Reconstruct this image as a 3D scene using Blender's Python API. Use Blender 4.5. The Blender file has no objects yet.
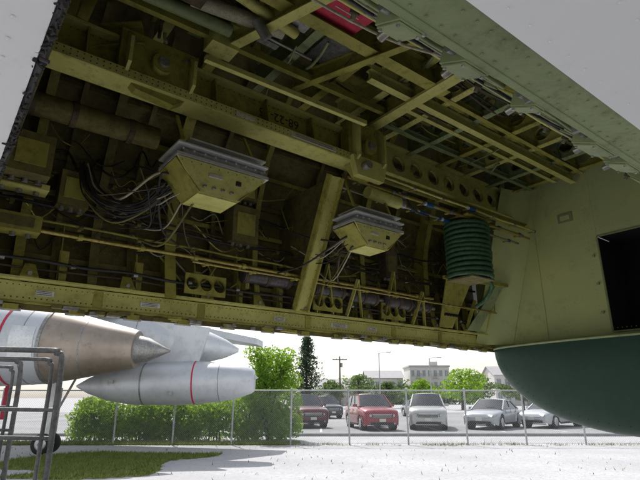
import bpy, math, random
from mathutils import Vector as V, Matrix, noise
random.seed(7)
scn=bpy.context.scene
CAMZ=1.6
# ---------------------------------------------------------------- materials
def newmat(name):
    m=bpy.data.materials.new(name); m.use_nodes=True
    nt=m.node_tree; b=nt.nodes['Principled BSDF']; return m,nt,b
def paint(name,c1,c2,c3=None,scale=3.0,rough=.6,metal=0.0,bump=.15,bscale=40,streak=True,dirt=.55,spec=.4):
    """two tone weathered paint with dirt blotches, fine scratches"""
    m,nt,b=newmat(name); N=nt.nodes; L=nt.links
    tc=N.new('ShaderNodeTexCoord')
    n1=N.new('ShaderNodeTexNoise'); n1.inputs['Scale'].default_value=scale; n1.inputs['Detail'].default_value=4; n1.inputs['Roughness'].default_value=.65
    L.new(tc.outputs['Object'],n1.inputs['Vector'])
    r1=N.new('ShaderNodeValToRGB'); r1.color_ramp.elements[0].position=.36; r1.color_ramp.elements[1].position=.64
    r1.color_ramp.elements[0].color=(*c1,1); r1.color_ramp.elements[1].color=(*c2,1)
    L.new(n1.outputs['Fac'],r1.inputs['Fac'])
    n2=N.new('ShaderNodeTexNoise'); n2.inputs['Scale'].default_value=scale*6; n2.inputs['Detail'].default_value=5; n2.inputs['Roughness'].default_value=.78
    L.new(tc.outputs['Object'],n2.inputs['Vector'])
    r2=N.new('ShaderNodeValToRGB'); r2.color_ramp.elements[0].position=dirt-.12; r2.color_ramp.elements[1].position=dirt+.16
    r2.color_ramp.elements[0].color=(0,0,0,1); r2.color_ramp.elements[1].color=(1,1,1,1)
    L.new(n2.outputs['Fac'],r2.inputs['Fac'])
    mx=N.new('ShaderNodeMixRGB'); mx.inputs['Color2'].default_value=(*(c3 or (c1[0]*.35,c1[1]*.33,c1[2]*.3)),1)
    L.new(r2.outputs['Color'],mx.inputs['Fac']); L.new(r1.outputs['Color'],mx.inputs['Color1'])
    L.new(mx.outputs['Color'],b.inputs['Base Color'])
    mr=N.new('ShaderNodeMapRange'); mr.inputs['To Min'].default_value=rough-.15; mr.inputs['To Max'].default_value=min(1,rough+.2)
    L.new(n2.outputs['Fac'],mr.inputs['Value']); L.new(mr.outputs['Result'],b.inputs['Roughness'])
    b.inputs['Metallic'].default_value=metal
    b.inputs['Specular IOR Level'].default_value=spec
    n3=N.new('ShaderNodeTexNoise'); n3.inputs['Scale'].default_value=bscale; n3.inputs['Detail'].default_value=2
    L.new(tc.outputs['Object'],n3.inputs['Vector'])
    bp=N.new('ShaderNodeBump'); bp.inputs['Strength'].default_value=bump; bp.inputs['Distance'].default_value=.02
    L.new(n3.outputs['Fac'],bp.inputs['Height']); L.new(bp.outputs['Normal'],b.inputs['Normal'])
    return m
M={}
M['olive']=paint('zinc_olive',(.25,.23,.042),(.36,.335,.065),(.11,.092,.028),2.5,dirt=.60)
M['olive_l']=paint('zinc_light',(.43,.41,.11),(.54,.52,.165),(.21,.185,.06),3,.55,dirt=.63)
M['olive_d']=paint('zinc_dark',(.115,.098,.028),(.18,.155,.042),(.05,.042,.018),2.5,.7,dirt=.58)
M['brown']=paint('brown_grime',(.07,.05,.03),(.125,.09,.05),(.03,.023,.014),3,.75)
M['gg']=paint('grey_green',(.20,.24,.11),(.28,.33,.155),(.12,.14,.065),2.2,.55,dirt=.62)
M['bulk']=paint('bulkhead_green',(.43,.48,.22),(.53,.56,.21),(.31,.34,.15),1.0,.5,bump=.06,bscale=9,dirt=.66)
M['dome']=paint('dark_green_paint',(.005,.032,.017),(.009,.045,.024),(.025,.052,.033),2,.42,bump=.05,bscale=12,dirt=.64,spec=.3)
M['white']=paint('white_paint',(.84,.84,.83),(.87,.87,.86),(.70,.70,.68),1.4,.5,bump=.10,bscale=25,dirt=.72)
M['alu']=paint('aluminium',(.62,.63,.62),(.74,.75,.74),(.42,.42,.40),3,.38,metal=.55,bump=.05,dirt=.62)
M['alu_d']=paint('dull_metal',(.26,.26,.25),(.38,.38,.36),(.15,.14,.12),5,.45,metal=.6)
M['silverp']=paint('silver_paint',(.50,.52,.54),(.60,.62,.64),(.40,.41,.42),.5,.42,metal=.35,bump=.03,bscale=4,dirt=.62)
M['bronze']=paint('heat_stained',(.24,.195,.155),(.38,.325,.27),(.16,.125,.10),.6,.4,metal=.55,bump=.05,dirt=.66)
M['brass']=paint('brass_tube',(.36,.28,.07),(.46,.38,.12),(.2,.14,.04),8,.35,metal=.6)
M['steel']=paint('steel_tube',(.36,.35,.30),(.48,.47,.40),(.2,.18,.13),8,.3,metal=.8)
M['black']=paint('black_rubber',(.012,.012,.012),(.025,.024,.022),(.04,.035,.03),9,.55)
M['blue']=paint('blue_fitting',(.02,.10,.26),(.04,.16,.36),(.02,.05,.1),9,.35,metal=.5)
M['red']=paint('red_paint',(.42,.02,.05),(.50,.03,.07),(.3,.02,.03),4,.5)
M['coil']=paint('green_hose',(.04,.11,.045),(.055,.14,.06),(.022,.05,.025),6,.6,dirt=.5)
M['mauve']=paint('actuator_grey',(.09,.08,.085),(.14,.125,.13),(.05,.04,.035),6,.4,metal=.3)
M['label']=paint('label_plate',(.62,.62,.56),(.7,.7,.64),(.45,.43,.36),12,.5)
M['plabel']=paint('worn_placard',(.50,.49,.42),(.58,.57,.49),(.30,.28,.18),14,.5)
M['stencil']=paint('stencil_ink',(.03,.025,.015),(.05,.04,.02),(.02,.02,.01),30,.7)
M['wire']=paint('cream_wire',(.38,.35,.24),(.46,.42,.3),(.22,.2,.14),20,.6)
M['galv']=paint('galvanised',(.42,.43,.43),(.52,.53,.53),(.3,.3,.3),3,.5,metal=.5)
M['railgrey']=paint('rail_grey',(.07,.075,.075),(.12,.125,.125),(.05,.04,.035),5,.45,metal=.3)
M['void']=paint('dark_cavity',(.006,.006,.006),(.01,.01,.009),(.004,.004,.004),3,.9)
M['tyre']=paint('tyre',(.02,.02,.02),(.03,.03,.03),(.05,.05,.045),8,.8)

# ---------------------------------------------------------------- mesh builder
class MB:
    def __init__(s): s.v=[];s.f=[];s.m=[];s.sm=[];s.mats=[]
    def mi(s,mat):
        mat=M[mat] if isinstance(mat,str) else mat
        if mat not in s.mats: s.mats.append(mat)
        return s.mats.index(mat)
    def add(s,vs,fs,mat,smooth=False):
        o=len(s.v); s.v+= [tuple(x) for x in vs]; k=s.mi(mat)
        for f in fs: s.f.append([i+o for i in f]); s.m.append(k); s.sm.append(smooth)
    def box(s,c,size,mat,rot=None):
        hx,hy,hz=[q/2 for q in size]
        vs=[V((x,y,z)) for x in(-hx,hx) for y in(-hy,hy) for z in(-hz,hz)]
        if rot is not None: vs=[rot@q for q in vs]
        c=V(c); vs=[q+c for q in vs]
        s.add(vs,[(0,1,3,2),(4,6,7,5),(0,4,5,1),(2,3,7,6),(0,2,6,4),(1,5,7,3)],mat)
    def bar(s,a,b,w,h,mat,up=(0,0,1)):
        a=V(a);b=V(b);d=(b-a); L=d.length; d.normalize(); up=V(up)
        x=d.cross(up)
        if x.length<1e-4: x=d.cross(V((1,0,0)))
        x.normalize(); z=x.cross(d)
        R=Matrix((d,x,z)).transposed()
        s.box((a+b)/2,(L,w,h),mat,R)
    def channel(s,a,b,w,h,mat,up=(0,0,1),t=.008,lip=True):
        """I section"""
        a=V(a);b=V(b);d=(b-a).normalized();u=V(up);x=d.cross(u).normalized();z=x.cross(d)
        s.bar(a,b,t,h-2*t-.001,mat,up)
        s.bar(a+z*(h/2-t/2),b+z*(h/2-t/2),w,t,mat,up); s.bar(a-z*(h/2-t/2),b-z*(h/2-t/2),w,t,mat,up)
    def tube(s,pts,r,mat,n=7,smooth_curve=True,cap=True):
        pts=[V(p) for p in pts]
        if smooth_curve and len(pts)>2:
            q=[]
            P=[pts[0]*2-pts[1]]+pts+[pts[-1]*2-pts[-2]]
            for i in range(1,len(P)-2):
                for k in range(5):
                    t=k/5; p0,p1,p2,p3=P[i-1:i+3]
                    q.append(.5*((2*p1)+(-p0+p2)*t+(2*p0-5*p1+4*p2-p3)*t*t+(-p0+3*p1-3*p2+p3)*t**3))
            q.append(pts[-1]); pts=q
        vs=[];fs=[]; ref=None
        for i,p in enumerate(pts):
            d=(pts[min(i+1,len(pts)-1)]-pts[max(i-1,0)]).normalized()
            if ref is None:
                ref=d.orthogonal().normalized()
            ref=(ref-d*ref.dot(d))
            if ref.length<1e-5: ref=d.orthogonal()
            ref.normalize(); y=d.cross(ref)
            rr=r[i] if isinstance(r,(list,tuple)) else r
            for k in range(n):
                a=2*math.pi*k/n; vs.append(p+(ref*math.cos(a)+y*math.sin(a))*rr)
        for i in range(len(pts)-1):
            for k in range(n):
                fs.append((i*n+k,i*n+(k+1)%n,(i+1)*n+(k+1)%n,(i+1)*n+k))
        s.add(vs,fs,mat,True)
        if cap:
            s.add(vs[:n],[tuple(range(n))[::-1]],mat); s.add(vs[-n:],[tuple(range(n))],mat)
    def cyl(s,a,b,r,mat,n=14,r2=None):
        s.tube([a,b],[r,r if r2 is None else r2],mat,n,False)
    def lathe(s,a,axis,prof,mat,n=24,squash=1):
        """prof list of (dist, radius)"""
        d=V(axis).normalized(); pts=[V(a)+d*t for t,_ in prof]; 
        s.tube(pts,[q for _,q in prof],mat,n,False)
    def web(s,o,u,v,L,H,nh,r,mat,t=.01,oval=1.0,rim=True):
        """sheet web with round flanged lightening holes. o corner,u length dir,v height dir"""
        o=V(o);u=V(u).normalized();v=V(v).normalized();w=u.cross(v)
        cw=L/nh; K=20
        for side in(0,1):
            off=w*(t*(side-.5))
            for i in range(nh):
                c=o+u*(cw*(i+.5))+v*(H/2)+off; vs=[];fs=[]
                for k in range(K):
                    a=2*math.pi*(k+.5)/K; ca,sa=math.cos(a),math.sin(a)
                    vs.append(c+u*(ca*r*oval)+v*(sa*r))
                    sc=min((cw/2)/max(abs(ca),1e-6),(H/2)/max(abs(sa),1e-6))
                    vs.append(c+u*(ca*sc)+v*(sa*sc))
                cor=[c+u*(sx*cw/2)+v*(sy*H/2) for sx,sy in((1,1),(-1,1),(-1,-1),(1,-1))]
                for k in range(K):
                    k2=(k+1)%K; fs.append((2*k,2*k+1,2*k2+1,2*k2))
                s.add(vs,fs,mat)
                for q,(sx,sy) in zip(cor,((1,1),(-1,1),(-1,-1),(1,-1))):
                    ang=math.atan2(sy*H/2,sx*cw/2)%(2*math.pi)
                    k=int((ang/(2*math.pi)*K-.5)//1)%K
                    s.add([vs[2*k+1],q,vs[2*((k+1)%K)+1]],[(0,1,2)],mat)
        for i in range(nh):
            c=o+u*(cw*(i+.5))+v*(H/2); vs=[];fs=[]
            for k in range(K):
                a=2*math.pi*(k+.5)/K
                p=u*(math.cos(a)*r*oval)+v*(math.sin(a)*r)
                vs+= [c+p-w*(t*1.6),c+p+w*(t*1.6)]
            for k in range(K):
                k2=(k+1)%K; fs.append((2*k,2*k2,2*k2+1,2*k+1))
            s.add(vs,fs,mat,True)
    def rivets(s,a,b,step,nrm,mat,r=.005):
        a=V(a);b=V(b);d=b-a;n=max(1,int(d.length/step)); nr=V(nrm).normalized(); x=nr.orthogonal().normalized(); y=nr.cross(x)
        for i in range(n+1):
            c=a+d*(i/n); vs=[c+(x*math.cos(q)+y*math.sin(q))*r for q in [math.pi*k/3 for k in range(6)]]+[c+(x*math.cos(q)+y*math.sin(q))*r*.6+nr*r*.6 for q in [math.pi*k/3 for k in range(6)]]
            s.add(vs,[(k,(k+1)%6,6+(k+1)%6,6+k) for k in range(6)]+[(6,7,8,9,10,11)],mat)
    def poly(s,pts,thick,nrm,mat):
        nr=V(nrm).normalized()*thick; n=len(pts); pts=[V(p) for p in pts]
        vs=pts+[p+nr for p in pts]
        s.add(vs,[tuple(range(n))[::-1],tuple(range(n,2*n))]+[(k,(k+1)%n,n+(k+1)%n,n+k) for k in range(n)],mat)
    def obj(s,name,parent=None,bevel=0):
        me=bpy.data.meshes.new(name); me.from_pydata(s.v,[],s.f)
        for m in s.mats: me.materials.append(m)
        me.polygons.foreach_set('material_index',s.m); me.polygons.foreach_set('use_smooth',s.sm); me.update()
        o=bpy.data.objects.new(name,me); scn.collection.objects.link(o)
        if parent: o.parent=parent
        if bevel:
            b=o.modifiers.new('bev','BEVEL'); b.width=bevel; b.segments=1; b.limit_method='ANGLE'; b.angle_limit=math.radians(50)
        return o
def empty(name,loc=(0,0,0),rz=0):
    e=bpy.data.objects.new(name,None); scn.collection.objects.link(e); e.location=loc; e.rotation_euler=(0,0,rz); return e

# ================================================================ BOMBER (bay open above the visitor)
# local frame: X along fuselage, Y across, Z up from eye height
bomber=empty('bomber_fuselage',(0,0,CAMZ),math.radians(90-52.3))
XB=4.55
def yskin(z):
    T=[(.5,3.06),(.9,3.17),(1.3,3.18),(1.7,3.05),(2.0,2.85),(2.35,2.55)]
    for (z0,y0),(z1,y1) in zip(T,T[1:]):
        if z<=z1: return y0+(y1-y0)*(max(z,z0)-z0)/(z1-z0)
    return T[-1][1]
s=MB()
zs=[.48,.7,.9,1.1,1.3,1.5,1.7,1.85,2.0,2.2,2.35]
prof=[(yskin(z)+.02,z) for z in zs]+[(2.0,2.42),(1.3,2.45),(.7,2.35),(.45,1.9),(.36,1.3),(.30,.9),(.30,.51)]
def extr(mb,prof,x0,x1,mat):
    n=len(prof); vs=[(x0,y,z) for y,z in prof]+[(x1,y,z) for y,z in prof]
    mb.add(vs,[(i,i+1,n+i+1,n+i) for i in range(n-1)],mat)
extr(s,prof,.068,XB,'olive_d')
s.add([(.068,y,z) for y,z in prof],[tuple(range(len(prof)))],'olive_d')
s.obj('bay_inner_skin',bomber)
s=MB()
def ell(cy,cz,a,b,t0,t1,n=28): return [(cy+a*math.cos(t0+(t1-t0)*i/n),cz+b*math.sin(t0+(t1-t0)*i/n)) for i in range(n+1)]
up=[(3.08,.488)]+ell(1.67,.50,1.66,2.35,0,math.pi)
up=[(y+(.12*math.sin(math.pi*min(1,max(0,(z-.5)/2.3))) if y>1.67 else -.12*math.sin(math.pi*min(1,max(0,(z-.5)/2.3)))),z) for y,z in up]
extr(s,up,-6,11,'white')
low=ell(1.67,.455,1.33,.755,math.pi,2*math.pi)
extr(s,low,XB+.02,11,'dome')
for f in range(len(s.sm)): s.sm[f]=True
s.obj('outer_skin',bomber)
s=MB()
s.box((-2.975,1.62,.486),(6.05,3.1,.03),'white')
s.box((XB/2+.05,-.0,.481),(XB-.1,.57,.028),'white')
s.rivets((.01,-.1,.470),(.01,3.0,.470),.05,(0,0,-1),'white',.003)
s.rivets((-.05,-.1,.470),(-.05,3.0,.470),.05,(0,0,-1),'white',.003)
s.rivets((.1,.26,.466),(4.5,.26,.466),.05,(0,0,-1),'white',.0022)
s.rivets((.1,.17,.466),(4.5,.17,.466),.05,(0,0,-1),'white',.0022)
s.obj('belly_skin',bomber,.002)
s=MB()
for i in range(900):
    y=-.1+3.1*random.random(); x=.056+random.gauss(0,.0035); z=.474+random.uniform(-.006,.02)
    r=random.uniform(.0012,.0035); d=V((random.gauss(0,1),random.gauss(0,1),random.gauss(0,1))).normalized()*r*2
    s.cyl(V((x,y,z))-d,V((x,y,z))+d,r,'black',5)
npt=80
s.tube([(.055+random.uniform(-.0015,.0015),-.1+i*3.15/npt,.482+random.uniform(-.003,.003)) for i in range(npt)],.0065,'black',7)
s.obj('bay_end_seal',bomber)

# --- bulkhead
s=MB()
oy0,oy1,oz0,oz1=.95,1.85,.53,1.37
x=XB
def rectX(y0,y1,z0,z1,xx,mat,t=.02): s.box((xx+t/2,(y0+y1)/2,(z0+z1)/2),(t,y1-y0,z1-z0),mat)
rectX(.3,oy0,.46,2.4,x,'bulk'); rectX(oy1,3.15,.46,2.4,x,'bulk'); rectX(oy0,oy1,oz1,2.4,x,'bulk'); rectX(oy0,oy1,.46,oz0,x,'bulk')
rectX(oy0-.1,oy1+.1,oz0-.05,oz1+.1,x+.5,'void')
for (a,b) in (((oy0,oz0),(oy0,oz1)),((oy0,oz1),(oy1,oz1)),((oy1,oz1),(oy1,oz0)),((oy1,oz0),(oy0,oz0))):
    s.bar((x-.004,a[0],a[1]),(x-.004,b[0],b[1]),.014,.008,'gg',(1,0,0))
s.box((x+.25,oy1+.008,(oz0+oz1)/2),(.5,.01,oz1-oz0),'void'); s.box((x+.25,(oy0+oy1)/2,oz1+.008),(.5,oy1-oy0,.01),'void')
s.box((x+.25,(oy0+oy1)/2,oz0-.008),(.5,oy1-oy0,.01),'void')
for y in (2.62,2.2,1.93): s.rivets((x-.001,y,.55),(x-.001,y,1.9),.035,(-1,0,0),'bulk',.0045)
for z in (1.45,1.9,.56): s.rivets((x-.001,1.1,z),(x-.001,2.8,z),.035,(-1,0,0),'bulk',.0045)
s.box((x-.004,2.42,1.2),(.008,.012,1.4),'bulk')
s.box((x-.004,2.1,1.62),(.006,.14,.09),'gg'); s.box((x-.009,2.1,1.62),(.006,.09,.045),'bulk')
for z in (.7,.95,1.2): s.cyl((x-.02,1.9,z),(x,1.9,z),.012,'gg',8)
vs=[];fs=[]; fil=[i/8*math.pi/2 for i in range(9)]
for zi in range(9):
    z=.5+1.5*zi/8; yb=3.0-(z-.5)*.31
    for a in fil: vs.append((x-.005-.30*(1-math.sin(a)), yb-.22*(1-math.cos(a)), z))
for zi in range(8):
    for k in range(8): fs.append((zi*9+k,zi*9+k+1,(zi+1)*9+k+1,(zi+1)*9+k))
s.add(vs,fs,'bulk',True)
s.obj('end_bulkhead',bomber,.0015)
s=MB(); vs=[];fs=[];n=32;m=12
for j in range(m+1):
    ph=j/m*math.pi/2
    for i in range(n+1):
        t=math.pi+math.pi*i/n
        vs.append((XB+.02-.34*math.cos(ph),1.67+1.33*math.sin(ph)*math.cos(t),.455+.755*math.sin(ph)*math.sin(t)))
for j in range(m):
    for i in range(n): fs.append((j*(n+1)+i,j*(n+1)+i+1,(j+1)*(n+1)+i+1,(j+1)*(n+1)+i))
s.add(vs,fs,'dome',True)
top=[(XB+.02-.34*math.cos(a),1.67+1.33*math.sin(a),.455) for a in [math.pi*(i/24-.5) for i in range(25)]]
s.add(top,[tuple(range(25))],'gg')
s.tube([(p[0]-.002,p[1],.462) for p in top],.012,'gg',6,False)
for i in range(46):
    ph=1.1; t=math.pi+math.pi*(i+.5)/46
    p=V((XB+.02-.34*math.cos(ph),1.67+1.33*math.sin(ph)*math.cos(t),.455+.755*math.sin(ph)*math.sin(t)))
    s.rivets(p,p+V((.0001,0,0)),.05,(-.6,.3*math.cos(t),.4*math.sin(t)),'dome',.004)
s.tube([(XB+1.2,1.67,-.28),(XB+1.2,1.67,-.40)],.05,'black',10,False)
s.obj('belly_end_cap',bomber)

# --- far sill longeron
s=MB()
s.box((2.3,3.0,.53),(4.5,.012,.105),'olive_l')
s.box((2.3,3.03,.474),(4.5,.1,.012),'olive')
s.box((2.3,2.975,.595),(4.5,.06,.014),'olive_l')
s.box((2.3,3.0,.452),(4.5,.012,.03),'olive_d')
s.rivets((.1,2.993,.50),(4.5,2.993,.50),.028,(0,-1,0),'olive_d',.0045)
s.rivets((.1,2.993,.565),(4.5,2.993,.565),.028,(0,-1,0),'olive_d',.0035)
for xx in (.72,1.35,2.2,3.1,3.7): s.box((xx,2.991,.53),(.05,.006,.09),'olive')
for xx,w in ((1.02,.12),(1.95,.09),(2.5,.16),(2.85,.1),(.45,.09)):
    s.box((xx,2.990,.532),(w,.005,.03),'label')
    for k in range(3): s.box((xx-.005,2.9865,.541-.009*k),(w*.8,.002,.0025),'stencil')
for k in range(60):
    xx=random.uniform(.15,4.4); s.box((xx,random.uniform(2.96,2.99),.465+random.uniform(-.02,0)),(random.uniform(.03,.08),.03,.02),random.choice(['olive_d','olive','alu_d']))
for k in range(9):
    xx=.3+.47*k+random.uniform(-.1,.1); s.poly([(xx,2.94,.602),(xx+.09,2.94,.602),(xx+.07,2.985,.68),(xx+.02,2.985,.68)],.006,(0,-1,0),'olive'); s.cyl((xx+.045,2.93,.62),(xx+.045,2.95,.62),.012,'alu_d',6)
xx=.3
while xx<4.5:
    s.box((xx,2.99,.445),(.07,.05,.03),'olive'); s.cyl((xx-.05,2.985,.437),(xx+.05,2.985,.437),.012,'alu_d',8); xx+=.31
s.obj('far_sill',bomber,.0012)

# --- frames and stringers on the far wall
s=MB()
def frame(x,d0,d1,mat,z0=.58,z1=2.2,fl=.05,holes=False,line=None):
    N=10; inn=[];out=[]
    for i in range(N+1):
        t=i/N; z=z0+(z1-z0)*t; yo=yskin(z)+.01
        yi=(line[0]+(line[1]-line[0])*t) if line else yo-(d0+(d1-d0)*t)
        inn.append((yi,z)); out.append((yo,z))
    for side in(-.004,.004):
        vs=[(x+side,y,z) for y,z in inn]+[(x+side,y,z) for y,z in out]
        s.add(vs,[(i,i+1,N+2+i,N+1+i) for i in range(N)],mat)
    vs=[(x-fl/2,y,z) for y,z in inn]+[(x+fl/2,y,z) for y,z in inn]
    s.add(vs,[(i,i+1,N+2+i,N+1+i) for i in range(N)],mat)
    vs=[(x-fl/2,y+.007,z) for y,z in inn]+[(x+fl/2,y+.007,z) for y,z in inn]
    s.add(vs,[(i,i+1,N+2+i,N+1+i) for i in range(N)],mat)
    for i in range(0,N*4):
        t=(i+.5)/(N*4); k=min(int(t*N),N-1); f=t*N-k
        y=inn[k][0]+(inn[k+1][0]-inn[k][0])*f; z=inn[k][1]+(inn[k+1][1]-inn[k][1])*f
        s.rivets((x-fl*.3,y-.001,z),(x+fl*.3,y-.001,z),fl*.6,(0,-1,0),mat,.0035)
frame(.30,.10,.12,'olive'); frame(.68,.09,.2,'olive_d'); frame(1.12,.16,.16,'olive',fl=.07); frame(1.45,.06,.1,'olive_d',fl=.03)
frame(.48,.05,.06,'olive_d',fl=.03); frame(.9,.05,.06,'olive_d',fl=.03); frame(2.3,.05,.06,'olive_d',fl=.03)
frame(1.78,.10,.12,'olive',fl=.04)
frame(2.06,.3,.3,'olive_d',z1=1.5,line=(2.98,2.50),fl=.05)
frame(2.5,.1,.12,'olive_d',fl=.04); frame(2.85,.1,.1,'olive',fl=.05); frame(3.2,.12,.12,'olive_d'); frame(3.62,.14,.16,'olive',fl=.06); frame(4.0,.12,.12,'olive_d'); 
for z in (.74,.95,1.15,1.38,1.6,1.8,1.98):
    y=yskin(z)-.012
    s.box((2.3,y,z),(4.42,.03,.006),'olive_d'); s.box((2.3,y-.016,z+.012),(4.42,.004,.03),'olive_d' if z not in(1.15,1.6) else 'olive')
s.rivets((.1,yskin(.85),.85),(4.4,yskin(.85),.85),.03,(0,-1,0),'olive',.003)
for x in (.5,.92,1.3,1.62,1.95,2.3,2.68,3.02,3.4,3.8,4.2):
    s.poly([(x,2.98,.6),(x,3.09,.6),(x,3.10,.95),(x,3.07,.97)],.006,(1,0,0),'olive')
    s.box((x+.02,3.03,.70),(.05,.006,.18),'olive')
for x in (2.25,2.55,2.95,3.3,3.75,4.05,4.35):
    h=random.uniform(.25,.42); s.bar((x,2.96,.61),(x+.02,2.84,.61+h),.035,.008,'olive_l' if random.random()<.4 else 'olive',(1,0,0))
    s.bar((x+.16,2.96,.61),(x+.02,2.84,.61+h),.03,.008,'olive',(1,0,0))
s.poly([(3.62,2.93,.61),(3.80,2.93,.61),(3.95,2.80,1.02),(3.60,2.80,1.02)],.01,(0,-1,0),'olive')
s.poly([(4.02,2.93,.61),(4.2,2.93,.61),(4.42,2.75,1.05),(4.30,2.75,1.05)],.01,(0,-1,0),'gg')
s.bar((3.55,2.78,1.03),(4.45,2.72,1.06),.03,.03,'olive')
for k in range(5): s.cyl((3.66+.04*k,2.86,.72),(3.66+.04*k,2.90,.72),.012,'void',8)
for x0 in (1.2,2.2,2.9):
    s.web((x0,2.93,.62),(1,0,0),(0,0,1),.28,.13,3,.042,'olive')
s.obj('wall_frames',bomber)

# --- main longitudinal beam with fittings
s=MB()
yb=2.42
s.box((1.2,yb,1.68),(2.22,.016,.22),'olive')
s.box((1.2,yb-.025,1.80),(2.22,.07,.02),'olive_l')
s.box((1.2,yb-.055,1.535),(2.22,.15,.018),'olive_l')
s.box((1.2,yb-.128,1.556),(2.22,.012,.055),'olive_l')
s.box((1.2,yb-.012,1.585),(2.22,.014,.05),'olive_l')
s.rivets((.1,yb-.135,1.57),(2.3,yb-.135,1.57),.03,(0,-1,0),'brown',.0045)
s.rivets((.1,yb-.135,1.545),(2.3,yb-.135,1.545),.03,(0,-1,0),'brown',.0045)
s.rivets((.1,yb-.009,1.78),(2.3,yb-.009,1.78),.035,(0,-1,0),'olive_d',.005)
for x in (.35,1.05,1.4,1.75): s.poly([(x,yb-.01,1.61),(x,yb-.01,1.79),(x,yb-.055,1.79),(x,yb-.10,1.60)],.01,(1,0,0),'olive')
s.box((1.72,yb-.137,1.557),(.36,.004,.03),'plabel')
for k in range(2): s.box((1.72,yb-.1400,1.563-.012*k),(.3,.002,.003),'stencil')
s.box((1.22,yb-.137,1.557),(.12,.004,.025),'plabel')
def forged(x0,x1,y,z0,z1,d,mt='olive'):
    s.poly([(x0,y,z1+.03),(x1,y,z1+.03),(x1-.03,y,z0),(x1-.12,y,z0-.07),(x0+.10,y,z0-.05),(x0,y,z0+.05)],d,(0,-1,0),mt)
    xm=(x0+x1)/2
    s.cyl((xm,y-d-.05,(z0+z1)/2),(xm,y+.0,(z0+z1)/2),.055,mt,18); s.cyl((xm,y-d-.07,(z0+z1)/2),(xm,y-d,(z0+z1)/2),.028,'alu_d',12)
    for k in (0,1):
        s.poly([(x0+.03+k*(x1-x0-.08),y-d+.001,z0),(x0+.03+k*(x1-x0-.08),y-d+.001,z1+.02),(x0+.03+k*(x1-x0-.08),y-d-.07,z1-.05),(x0+.03+k*(x1-x0-.08),y-d-.07,z0+.05)],.018,(1,0,0),'olive_l')
    for zz in (z0+.03,z1-.02):
        for xx in (x0+.06,x1-.07): s.cyl((xx,y-d-.012,zz),(xx,y-d,zz),.014,'alu_d',6)
forged(.50,.92,yb-.05,1.55,1.80,.06)
forged(2.02,2.34,yb-.04,1.50,1.82,.09)
s.poly([(2.06,yb-.12,1.42),(2.30,yb-.12,1.42),(2.34,yb-.12,1.56),(2.02,yb-.12,1.56)],.05,(0,-1,0),'olive_l')
s.cyl((2.12,yb-.22,1.49),(2.12,yb-.1,1.49),.03,'alu_d',12)
s.channel((.12,2.62,1.72),(.62,2.34,1.84),.10,.14,'olive')
s.channel((.12,2.35,1.98),(1.0,2.1,2.02),.07,.08,'olive_d')
s.bar((2.10,2.955,.6),(2.02,2.44,1.46),.11,.014,'olive_l',(0,-1,.5))
s.bar((2.155,2.95,.6),(2.075,2.435,1.46),.012,.05,'olive',(0,-1,.5)); s.bar((2.045,2.95,.6),(1.965,2.435,1.46),.012,.05,'olive',(0,-1,.5))
for k in range(14):
    t=(k+.5)/14; p=V((2.10,2.955,.6)).lerp(V((2.02,2.44,1.46)),t)
    for q in (-.035,.035): s.rivets(p+V((q,-.010,-.004)),p+V((q+.0001,-.010,-.004)),.05,(0,-.86,-.5),'olive_d',.004)
s.web((2.3,2.62,1.74),(1,0,0),(0,0,1),2.2,.25,10,.068,'olive_l',.01,1.05)
s.box((3.4,2.60,2.0),(2.2,.07,.012),'olive_l'); s.box((3.4,2.60,1.735),(2.2,.07,.012),'olive_l')
s.rivets((2.32,2.563,1.727),(4.5,2.563,1.727),.03,(0,0,-1),'olive',.004)
s.channel((2.3,2.48,1.60),(4.5,2.48,1.62),.05,.05,'olive')
s.bar((.86,2.08,1.665),(1.98,2.08,1.69),.03,.03,'olive_l')
s.bar((.2,2.22,1.93),(2.3,2.2,1.95),.035,.05,'olive')
s.obj('main_beam',bomber,.002)
cu=bpy.data.curves.new('stencil_number','FONT'); cu.body='68-22-35'; cu.size=.085; cu.extrude=.0006; cu.align_x='CENTER'; cu.materials.append(M['stencil'])
t=bpy.data.objects.new('stencil_number',cu); scn.collection.objects.link(t); t.parent=bomber; t.location=(1.53,yb-.011,1.745)
t.rotation_euler=(math.radians(-90),0,math.pi)

# --- ceiling ribs, stringers
s=MB()
for i,x in enumerate((.35,.75,1.10,1.47,1.85,2.2,2.6,2.97,3.35,3.72,4.1,4.42)):
    zc=2.08
    if x>2.3:
        mat=['olive_l','gg','olive'][i%3]
        s.web((x,.75,zc-.09),(0,1,0),(0,0,1),1.85,.20,8,.06,mat,.008,1.1)
        s.box((x,1.68,zc-.095),(.055,1.85,.008),mat); s.box((x,1.68,zc+.115),(.055,1.85,.008),mat)
        s.rivets((x-.015,.9,zc-.1),(x-.015,2.6,zc-.1),.035,(0,0,-1),'olive_d',.0035)
    else:
        mat=['olive','olive_l','olive','gg'][i%4]
        s.channel((x,.7,zc+.06),(x,2.62,zc+.03),.06,.20,mat)
        for y in (1.3,1.7,2.1,2.4): s.poly([(x+.005,y,zc-.03),(x+.005,y+.006,zc+.14),(x+.06,y,zc+.14)],.006,(0,1,0),mat)
for x in (2.42,2.79,3.16,3.54,3.91,4.27): s.channel((x,.75,2.16),(x,2.6,2.16),.03,.06,random.choice(['olive','olive_d']))
for j,y in enumerate((1.05,1.32,1.6,1.86,2.12,2.36)):
    s.channel((2.3,y,2.0),(4.5,y,2.0),.035,.05,['olive','olive_l','gg'][j%3])
    s.channel((.12,y,2.22),(2.3,y,2.24),.04,.06,['olive','olive_d'][j%2])
for j,y in enumerate((1.2,1.45,1.73,1.99,2.24,2.5)): s.channel((2.3,y,2.1),(4.5,y,2.1),.025,.04,['olive_d','olive'][j%2])
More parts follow.
